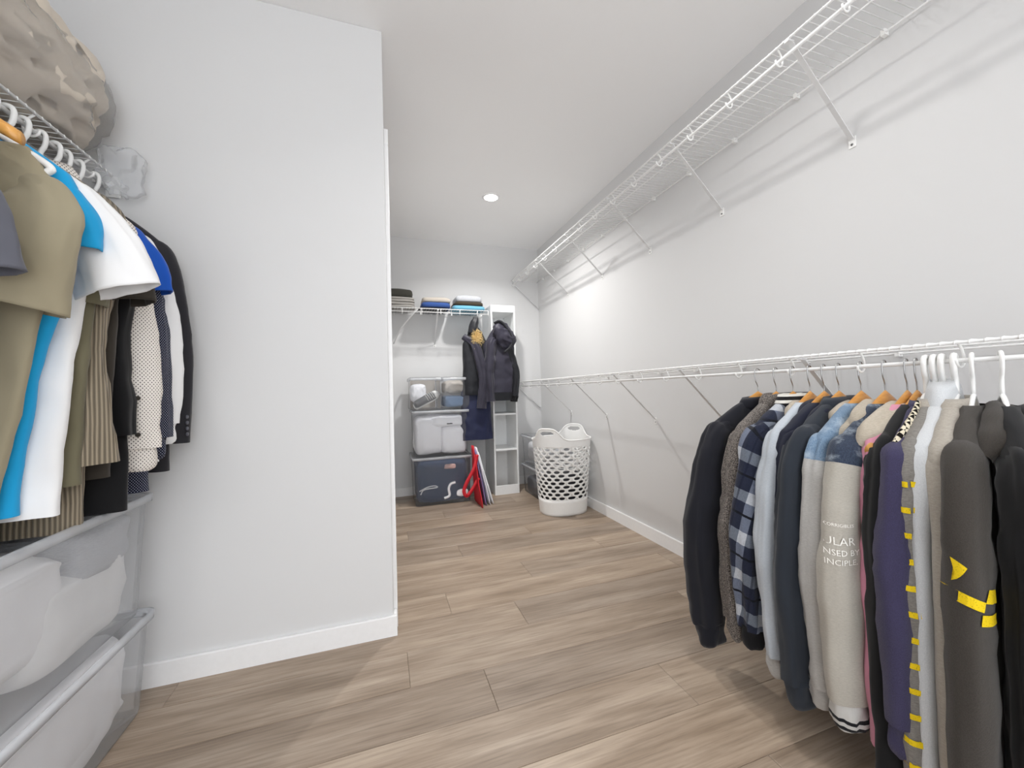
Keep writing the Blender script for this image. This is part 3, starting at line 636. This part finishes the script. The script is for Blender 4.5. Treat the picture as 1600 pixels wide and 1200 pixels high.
folded('beige folded sweater on the blue tee', 'fold_beige', .365, .63, fy0+.005, fy1, zs+.062, .04, 6, 1, dome=.02)
folded('sky blue folded tee at the shelf end', 'fold_sky', .64, .955, fy0, fy1, zs, .042, 7, 1)
folded('dark brown folded tee on the sky blue one', 'fold_brown', .655, .94, fy0+.005, fy1, zs+.044, .035, 8, 1)
folded('light grey crumpled sweater topping the dark brown tee', 'fold_lightgrey', .67, .925, fy0+.01, fy1, zs+.081, .052, 9, 1, dome=.03)

# ------------------------------------------------------------------ storage tower on the back wall
tw = thing('storage_tower', 'tall narrow white shelving tower between coats and hamper', 'shelving', ((.985+1.225)/2, 3.70, 0))
def twp(name, x0, x1, y0, y1, z0, z1): return MB().box(x0-1.105, x1-1.105, y0-3.70, y1-3.70, z0, z1).build(name, 'laminate', tw, False, .0012)
TF, TB = 3.53, YB-.016
twp('side_panel', .985, 1.0, TF, TB, .0, 1.785); twp('side_panel', 1.21, 1.225, TF, TB, .0, 1.785)
twp('back_panel', 1.0, 1.21, TB-.008, TB, .0, 1.72); twp('top_panel', 1.0, 1.21, TF-.0, TB, 1.72, 1.785)
for z in (.41, .745, 1.08, 1.40): twp('shelf', 1.0, 1.21, TF+.006, TB-.008, z, z+.016)
twp('plinth', 1.0, 1.21, TF, TF+.015, 0, .085)

# ------------------------------------------------------------------ clear bins
def rrect(x0, x1, y0, y1, z, r=.03, n=6):
    out = []
    for cx, cy, a0 in ((x1-r, y1-r, 0), (x0+r, y1-r, 90), (x0+r, y0+r, 180), (x1-r, y0+r, 270)):
        for k in range(n+1):
            a = math.radians(a0+90*k/n); out.append((cx+r*math.cos(a), cy+r*math.sin(a), z))
    return out
def bin_(label, x0, x1, y0, y1, z0, h, taper=.025, mat='clear_plastic', group='clear plastic storage bins', lid=True, r=.03, name='storage_bin', rim=.012):
    cx, cy = (x0+x1)/2, (y0+y1)/2; t = thing(name, label, 'storage bin', (cx, cy, z0), 0, group)
    a, b, c, d = x0-cx, x1-cx, y0-cy, y1-cy; tp = taper
    rings = [rrect(a+tp, b-tp, c+tp, d-tp, .002, r), rrect(a+tp-.003, b-tp+.003, c+tp-.003, d-tp+.003, .012, r), rrect(a+.012, b-.012, c+.012, d-.012, h-.03, r), rrect(a+.01, b-.01, c+.01, d-.01, h-.012, r)]
    o = MB().loft(rings, True, False).build('tub', mat, t)
    MB().loft([rrect(a+.010, b-.010, c+.010, d-.010, h-.012-rim, r), rrect(a, b, c, d, h-.010-rim, r), rrect(a-.001, b+.001, c-.001, d+.001, h-.002, r), rrect(a+.006, b-.006, c+.006, d-.006, h, r), rrect(a+.012, b-.012, c+.012, d-.012, h-.004, r)]).build('rim', 'milky_rim', t)
    if lid: MB().loft([rrect(a+.004, b-.004, c+.004, d-.004, h+.0005, r), rrect(a+.002, b-.002, c+.002, d-.002, h+.004, r), rrect(a+.02, b-.02, c+.02, d-.02, h+.006, r)], True, True).build('lid', mat, t)
    return t
fabric('navy_slate', '3d4d68', '26324a'); fabric('linen_white', 'f0f0f2', 'dcdde2'); fabric('soft_blue', '7f97b5', '66809f')
bin_('clear bin of navy clothes on the floor at the bottom of the back wall stack', .235, .755, 3.42, 3.83, 0, .415)
bin_('clear bin of white linens in the middle of the back wall stack', .245, .745, 3.425, 3.82, .423, .395, mat='clear_plastic')
tag(lump('clothes_pile', 'navy_slate', (.495, 3.622, .202), (.445, .345, .38), 3, .008, 9, boxy=.25), 'heap of navy clothes filling the bottom clear bin', 'clothes')
tag(lump('clothes_pile', 'soft_blue', (.60, 3.475, .29), (.20, .035, .12), 5, .006, 14, boxy=.6), 'pale blue garment pressed against the front of the bottom clear bin', 'clothes')
st = MB()
st.tube(catmull([(.29, 3.449, .13), (.36, 3.447, .16), (.42, 3.448, .165), (.44, 3.449, .15), (.33, 3.448, .14), (.30, 3.449, .10)], 24), .005, 6)
tag(st.build('drawstring', 'linen_white'), 'white drawstring lying in the bottom clear bin', 'drawstring')
tag(MB().tube(catmull([(.50, 3.447, .05), (.545, 3.446, .07), (.54, 3.446, .13), (.56, 3.446, .17), (.60, 3.447, .18)], 20), .012, 8).build('strap', 'linen_white'), 'white fabric strap curling inside the bottom clear bin', 'strap')
tag(lump('sock', 'soft_pink', (.545, 3.447, .325), (.12, .018, .04), 8, .004, 20, rz=-.3), 'pink and white sock in the bottom clear bin', 'sock')
tag(lump('sock', 'linen_white', (.66, 3.447, .085), (.10, .02, .06), 9, .004, 20), 'white sock at the foot of the bottom clear bin', 'sock')
wl = [(.385, 3.62, .60, .24, .34, .33, 1), (.60, 3.62, .555, .23, .34, .25, 2), (.54, 3.60, .72, .33, .30, .10, 3)]
for x, y, z, a, b, c, s in wl:
    tag(lump('linen', 'linen_white', (x, y, z), (a, b, c), s, .009, 8, boxy=.35), ['thick white linen bundle at the left of the linen bin', 'low white linen bundle at the right of the linen bin', 'flat white linen laid on top in the linen bin'][s-1], 'linen')
tag(MB().box(.535, .585, 3.4335, 3.4345, .695, .702).build('size_tag', 'black_cloth', smooth=False), 'small black tag inside the linen bin front', 'tag')
bin_('clear shoe box holding the grey and white sneaker', .225, .50, 3.43, 3.78, .828, .275, .008, name='shoe_box', r=.015)
bin_('clear shoe box holding cream wrap and blue cloth behind the long coat', .505, .755, 3.43, 3.78, .828, .275, .008, name='shoe_box', r=.015)
tag(MB().box(.25, .48, 3.755, 3.765, .835, 1.095).build('card_insert', 'fold_beige', smooth=False), 'beige card lining the sneaker box', 'card')
plain('shoe_white', 'efeeea', .5); plain('shoe_grey', '77787b', .7)
def sneaker(loc, rot):
    t = thing('sneaker', 'grey and white sneaker tilted inside the clear shoe box', 'shoe', loc); t.rotation_euler = rot
    def ring(x, w, z0, z1): return [(x, w*math.cos(a), z0+(z1-z0)*(.5+.5*math.sin(a))) for a in [2*PI*k/16 for k in range(16)]]
    MB().loft([ring(x, w, 0, .022) for x, w in ((-.125, .018), (-.115, .032), (-.05, .036), (.04, .042), (.10, .036), (.128, .014))], True, True).build('sole', 'shoe_white', t)
    u = MB().loft([ring(x, w, .015, z) for x, w, z in ((-.118, .022, .085), (-.10, .032, .095), (-.05, .033, .085), (.0, .036, .08), (.05, .038, .06), (.10, .032, .045), (.122, .012, .03))], True, True).build('upper', 'shoe_grey', t)
    MB().loft([ring(x, w, .02, z) for x, w, z in ((.075, .037, .052), (.10, .034, .049), (.123, .016, .034))], True, True).build('toe_cap', 'shoe_white', u)
    for k in range(4): MB().tube([(.0+.02*k, -.03, .074-.006*k), (.0+.02*k, 0, .084-.007*k), (.0+.02*k, .03, .074-.006*k)], .0035, 6).build('lace', 'shoe_white', u)
sneaker((.375, 3.53, .905), (1.15, -.5, .12))
tag(lump('paper_wrap', 'linen_white', (.31, 3.62, .97), (.13, .2, .16), 4, .01, 14), 'white crumpled wrap behind the sneaker in the shoe box', 'wrap')
tag(lump('cloth_wrap', 'fold_beige', (.63, 3.60, 1.02), (.20, .28, .11), 6, .012, 14), 'cream crumpled wrap in the shoe box beside the long coat', 'wrap')
tag(lump('folded_cloth', 'soft_blue', (.63, 3.60, .893), (.20, .29, .10), 7, .005, 10, boxy=.35), 'blue cloth at the bottom of the shoe box beside the long coat', 'cloth')
# bins behind the hamper
bin_('clear bin on the floor behind the white hamper', 1.275, 1.585, 3.12, 3.62, 0, .27)
bin_('clear bin stacked on top behind the white hamper', 1.275, 1.585, 3.14, 3.62, .278, .27)
tag(lump('clothes_pile', 'slate_grey', (1.43, 3.37, .085), (.25, .42, .15), 11, .008, 9, boxy=.35), 'dark grey clothes in the floor bin behind the hamper', 'clothes')
tag(lump('clothes_pile', 'white_cloth', (1.43, 3.37, .40), (.24, .40, .17), 12, .012, 9, boxy=.45), 'white clothes in the upper bin behind the hamper', 'clothes')
# big bins under the left clothes
BL = 'large clear storage bins under the left clothes'
bin_('large clear bin on the floor under the left hanging clothes', -1.135, -.705, .80, 1.60, 0, .30, .03, 'frosted_plastic', BL, False, .04, rim=.014)
bin_('large clear bin stacked on top under the left hanging clothes', -1.12, -.70, .78, 1.585, .31, .365, .03, 'frosted_plastic', BL, False, .04, rim=.014)
for i, (mt, x, y, z, a, b, c) in enumerate([('linen_white', -.92, 1.195, .145, .345, .71, .255), ('white_cloth', -.91, 1.34, .435, .34, .38, .21), ('linen_white', -.91, 1.10, .50, .34, .36, .24), ('fold_lightgrey', -.905, 1.41, .565, .34, .24, .14), ('fold_beige', -.91, .90, .45, .32, .20, .20)]):
    tag(lump('clothes_pile', mt, (x, y, z), (a, b, c), 20+i, .016, 8, boxy=.28), ['white clothes filling the lower large clear bin', 'white clothes at the bottom of the upper large clear bin', 'white linens piled in the middle of the upper large clear bin',
        'light grey clothes at the wall end of the upper large clear bin', 'beige clothes at the near end of the upper large clear bin'][i], 'clothes')

# ------------------------------------------------------------------ hamper
hm_ = thing('laundry_hamper', 'white oval plastic laundry hamper with rows of oval holes', 'laundry hamper', (1.365, 2.875, 0), .0)
def hp(u, z):
    """point on the hamper wall: u angle, z height"""
    k = z/.6; rx = .187+.048*k; ry = .150+.042*k
    return Vector((rx*math.copysign(abs(math.cos(u))**.85, math.cos(u)), ry*math.copysign(abs(math.sin(u))**.85, math.sin(u)), z))
NH, NROW, ZA, ZBt = 18, 14, .125, .53
m = MB()
for r in range(NROW):
    z0 = ZA+(ZBt-ZA)*r/NROW; z1 = ZA+(ZBt-ZA)*(r+1)/NROW
    for k in range(NH):
        u0 = 2*PI*(k+(r % 2)*.5)/NH; du = 2*PI/NH
        outer = [(u, z) for z, us in ((z0, [0, .25, .5, .75, 1]),) for u in us]
        outer = [(a, z0) for a in (0, .25, .5, .75, 1)] + [(1, (z0+z1)/2)] + [(a, z1) for a in (1, .75, .5, .25, 0)] + [(0, (z0+z1)/2)]
        inner = []
        for a, z in outer:
            ang = math.atan2((z-(z0+z1)/2)/((z1-z0)/2), (a-.5)/.5)
            inner.append((.5+.36*math.cos(ang), (z0+z1)/2+(z1-z0)*.40*math.sin(ang)))
        vs = [hp(u0+a*du, z) for a, z in outer+inner]; n = len(outer)
        m.add(vs, [(i, (i+1) % n, n+(i+1) % n, n+i) for i in range(n)])
o = m.build('perforated_wall', 'white_plastic', hm_); sd = o.modifiers.new('wall', 'SOLIDIFY'); sd.thickness = .003
nb = 72
o = MB().loft([[hp(2*PI*k/nb, z) for k in range(nb)] for z in (.002, .02, .06, .1, ZA)], True, False).build('base_band', 'white_plastic', hm_)
sd = o.modifiers.new('wall', 'SOLIDIFY'); sd.thickness = .003
HU = 3.85   # heading of the near handle
def rimz(u):
    d = min(abs((u-HU+PI) % (2*PI)-PI), abs((u-HU-PI+PI) % (2*PI)-PI)); return .582+.092*math.exp(-(d/.55)**4)
m = MB(); cols = 288; rowsn = 26; grid = []
for i in range(rowsn+1):
    grid.append([hp(2*PI*k/cols, ZBt+(rimz(2*PI*k/cols)-ZBt)*i/rowsn) for k in range(cols)])
fs = []; vs = [p for r in grid for p in r]
for i in range(rowsn):
    for k in range(cols):
        u = 2*PI*(k+.5)/cols; z = ZBt+(rimz(u)-ZBt)*(i+.5)/rowsn
        dd = min(((u-HU+PI) % (2*PI)-PI), ((u-HU) % (2*PI)-PI), key=abs)
        if (dd/.27)**2+((z-.637)/.017)**2 < 1: continue
        k2 = (k+1) % cols; fs.append((i*cols+k, i*cols+k2, (i+1)*cols+k2, (i+1)*cols+k))
m.add(vs, fs); o = m.build('rim', 'white_plastic', hm_); sd = o.modifiers.new('wall', 'SOLIDIFY'); sd.thickness = .003
m = MB(); P = [hp(2*PI*k/cols, rimz(2*PI*k/cols)) for k in range(cols+1)]; m.tube(P, .006, 8, False); m.build('rim_bead', 'white_plastic', hm_)
tag(lump('laundry', 'fold_black', (1.365, 2.875, .17), (.33, .27, .30), 41, .008, 9, boxy=.55), 'dark laundry seen through the holes of the white hamper', 'laundry')

# ------------------------------------------------------------------ red bag by the bins
plain('red_cloth', 'c81e2c', .6); plain('purple_cloth', '8d7fae', .7)
bg = thing('tote_bag', 'red shopping bag with white and purple sides leaning on the bottom bin', 'bag', (.80, 3.36, 0))
def panel(name, mat, top, bot, wy, seed):
    rings = []
    for i in range(13):
        u = i/12; cx = bot[0]+(top[0]-bot[0])*u; cy = bot[1]+(top[1]-bot[1])*u; z = bot[2]+(top[2]-bot[2])*u; w = wy[0]+(wy[1]-wy[0])*u
        rings.append([(cx+x+.006*N(seed, y*20, z*9), cy+y, z) for x, y in ring_pts(.007, w, 20, .8, .5)])
    return MB().loft(rings, True, True).build(name, mat, bg)
panel('front_panel', 'red_cloth', (-.055, .02, .50), (-.02, -.02, .003), (.16, .03), 1)
panel('side_panel', 'purple_cloth', (-.035, .05, .46), (.03, .0, .003), (.11, .05), 2)
panel('side_panel', 'linen_white', (-.02, .06, .48), (.065, .0, .003), (.11, .05), 3); panel('side_panel', 'linen_white', (-.005, .06, .44), (.095, .01, .003), (.1, .05), 4)
def ribbon(name, path, w, mat, parent, th=.002):
    P = catmull(path, 40); rings = []
    for i, p in enumerate(P):
        t = (P[min(i+1, 40)]-P[max(i-1, 0)]).normalized(); A = Vector((0, -1, 0)); B = A.cross(t).normalized()
        rings.append([p+B*w+A*th, p-B*w+A*th, p-B*w-A*th, p+B*w-A*th])
    return MB().loft(rings, True, True).build(name, mat, parent)
ribbon('handle', [(-.03, -.05, .43), (-.06, -.06, .32), (-.13, -.065, .20), (-.155, -.065, .13), (-.13, -.065, .09), (-.08, -.06, .14), (-.02, -.055, .23)], .015, 'red_cloth', bg)

# ------------------------------------------------------------------ coats on the back shelf
fabric('coat_black', '1c1d22', '121318', rough=.5, sheen=.1); fabric('coat_navy', '1b2140', '131731', rough=.5); fabric('bomber', '2f2d3a', '201f2a', rough=.5)
plain('fur_tan', 'e3c98f', .9)
CY = 3.475
ct = thing('long_coat', 'long navy and black coat with tan fur hood trim on the back shelf', 'coat', (.815, CY, 1.56))
g_body(.62, .115, .13, .03, .05, .125, 51, .025).build('body', 'coat_black', ct)
sk = g_body(.48, .135, .02, .11, .055, .15, 52, .02).build('skirt', 'coat_navy', ct); sk.location = (-.005, .005, -.54)
sleeve(ct, 'bomber', .01, .12, .62, 1, 53, out=.045, w0=.05, w1=.042, w2=.04, th=.03, yo=-.07)
mb, _ = g_tube([(-.02, -.02, -.06), (-.015, -.02, .0), (0, -.015, .05), (.005, -.01, .085)], [(0, .05), (.4, .045), (1, .02)], [(0, .04), (1, .02)], 54, .006, 24, 20); hd = mb.build('hood', 'coat_black', ct)
rnd = random.Random(5); m = MB()
for k in range(520):
    a = rnd.uniform(0, 2*PI); e = rnd.uniform(-.9, .9); d = Vector((math.cos(a)*math.cos(e), -abs(math.sin(a))*.6-.2, math.sin(e))).normalized()
    c = Vector((.005+.018*rnd.gauss(0, 1), -.055, -.095+.028*rnd.gauss(0, 1))); l = rnd.uniform(.02, .05)
    s = d.cross(Vector((0, 0, 1))).normalized()*.0022; tq = d.cross(s).normalized()*.0022
    m.add([c+s, c-s*.5+tq*.87, c-s*.5-tq*.87, c+d*l+Vector((0, 0, -.012))], [(0, 1, 3), (1, 2, 3), (2, 0, 3)])
stuff(m.build('fur_trim', 'fur_tan', hd, False))
bo = thing('bomber_jacket', 'dark purple grey hooded bomber jacket hanging before the white tower', 'jacket', (1.03, CY-.02, 1.56))
g_body(.62, .15, .16, .035, .055, .12, 61, .02).build('body', 'bomber', bo)
sleeve(bo, 'coat_black', .12, .14, .50, 1, 62, out=.045, w0=.06, w1=.045, w2=.035, th=.045, cuff='black_cloth', cuff_len=.05)
sleeve(bo, 'bomber', .10, .10, .58, -1, 63, out=.02, w0=.06, w1=.05, w2=.042, th=.045, yo=-.045)
rings = []
for u in (0, .3, .8, 1): rings.append([(x, y, -.60-.075*u) for x, y in ring_pts(.122-.008*u, .058-.008*u, 40)])
MB().loft(rings).build('hem_band', 'coat_black', bo)
hd2 = lump('hood', 'bomber', (.045, -.05, -.085), (.17, .085, .25), 64, .014, 13, bo, .75); hd2.rotation_euler = (0, -.5, 0)
MB().tube(catmull([(-.05, -.05, .03), (.0, -.075, .045), (.06, -.085, -.02), (.11, -.085, -.12), (.085, -.085, -.19), (.03, -.08, -.24)], 30), .011, 8).build('hood_edge', 'coat_black', hd2).matrix_parent_inverse = hd2.matrix_basis.inverted()

# ------------------------------------------------------------------ wrapped comforter on the left shelf
fabric('comforter', 'ddd3c5', 'c6baa9')
cf = thing('wrapped_comforter', 'beige comforter rolled in clear plastic on the left wire shelf', 'comforter', (-.965, 1.05, 1.74))
def roll(rad, y0, y1, seed, amp, endr):
    rings = []; nr = 70; n = 64
    for i in range(nr+1):
        y = y0+(y1-y0)*i/nr; e = min(i, nr-i)/nr; f = (1-(1-min(1, e/endr))**2)**.5 if e < endr else 1
        f = max(f, .06); r = []
        for k in range(n):
            a = 2*PI*k/n; R = rad*f
            wx = .35*N(y*5, a*1.3, seed); c1, s1 = math.cos(a+wx), math.sin(a+wx)
            rg = 1-abs(N(c1*1.9+seed, y*9+s1*2, s1*1.9))*3.4; rg2 = 1-abs(N(c1*4.1+seed*2, y*19+c1*2, s1*4.1))*3.0
            R += amp*f*(-abs(rg)**4*1.1-abs(rg2)**4*.5+N(c1*2, y*4+seed, s1*2)*.9)
            r.append((R*math.cos(a)*.9, y, .176+max(-.172, R*math.sin(a))))
        rings.append(r)
    return MB().loft(rings, True, True)
roll(.178, -.85, .575, 3, .042, .045).build('comforter_roll', 'comforter', cf)
roll(.186, -.86, .588, 7, .008, .04).build('plastic_wrap', 'bag_film', cf)
lump('wrap_tail', 'film_tail', (.150, .590, .0), (.13, .02, .17), 77, .018, 16, cf, .7, 0)
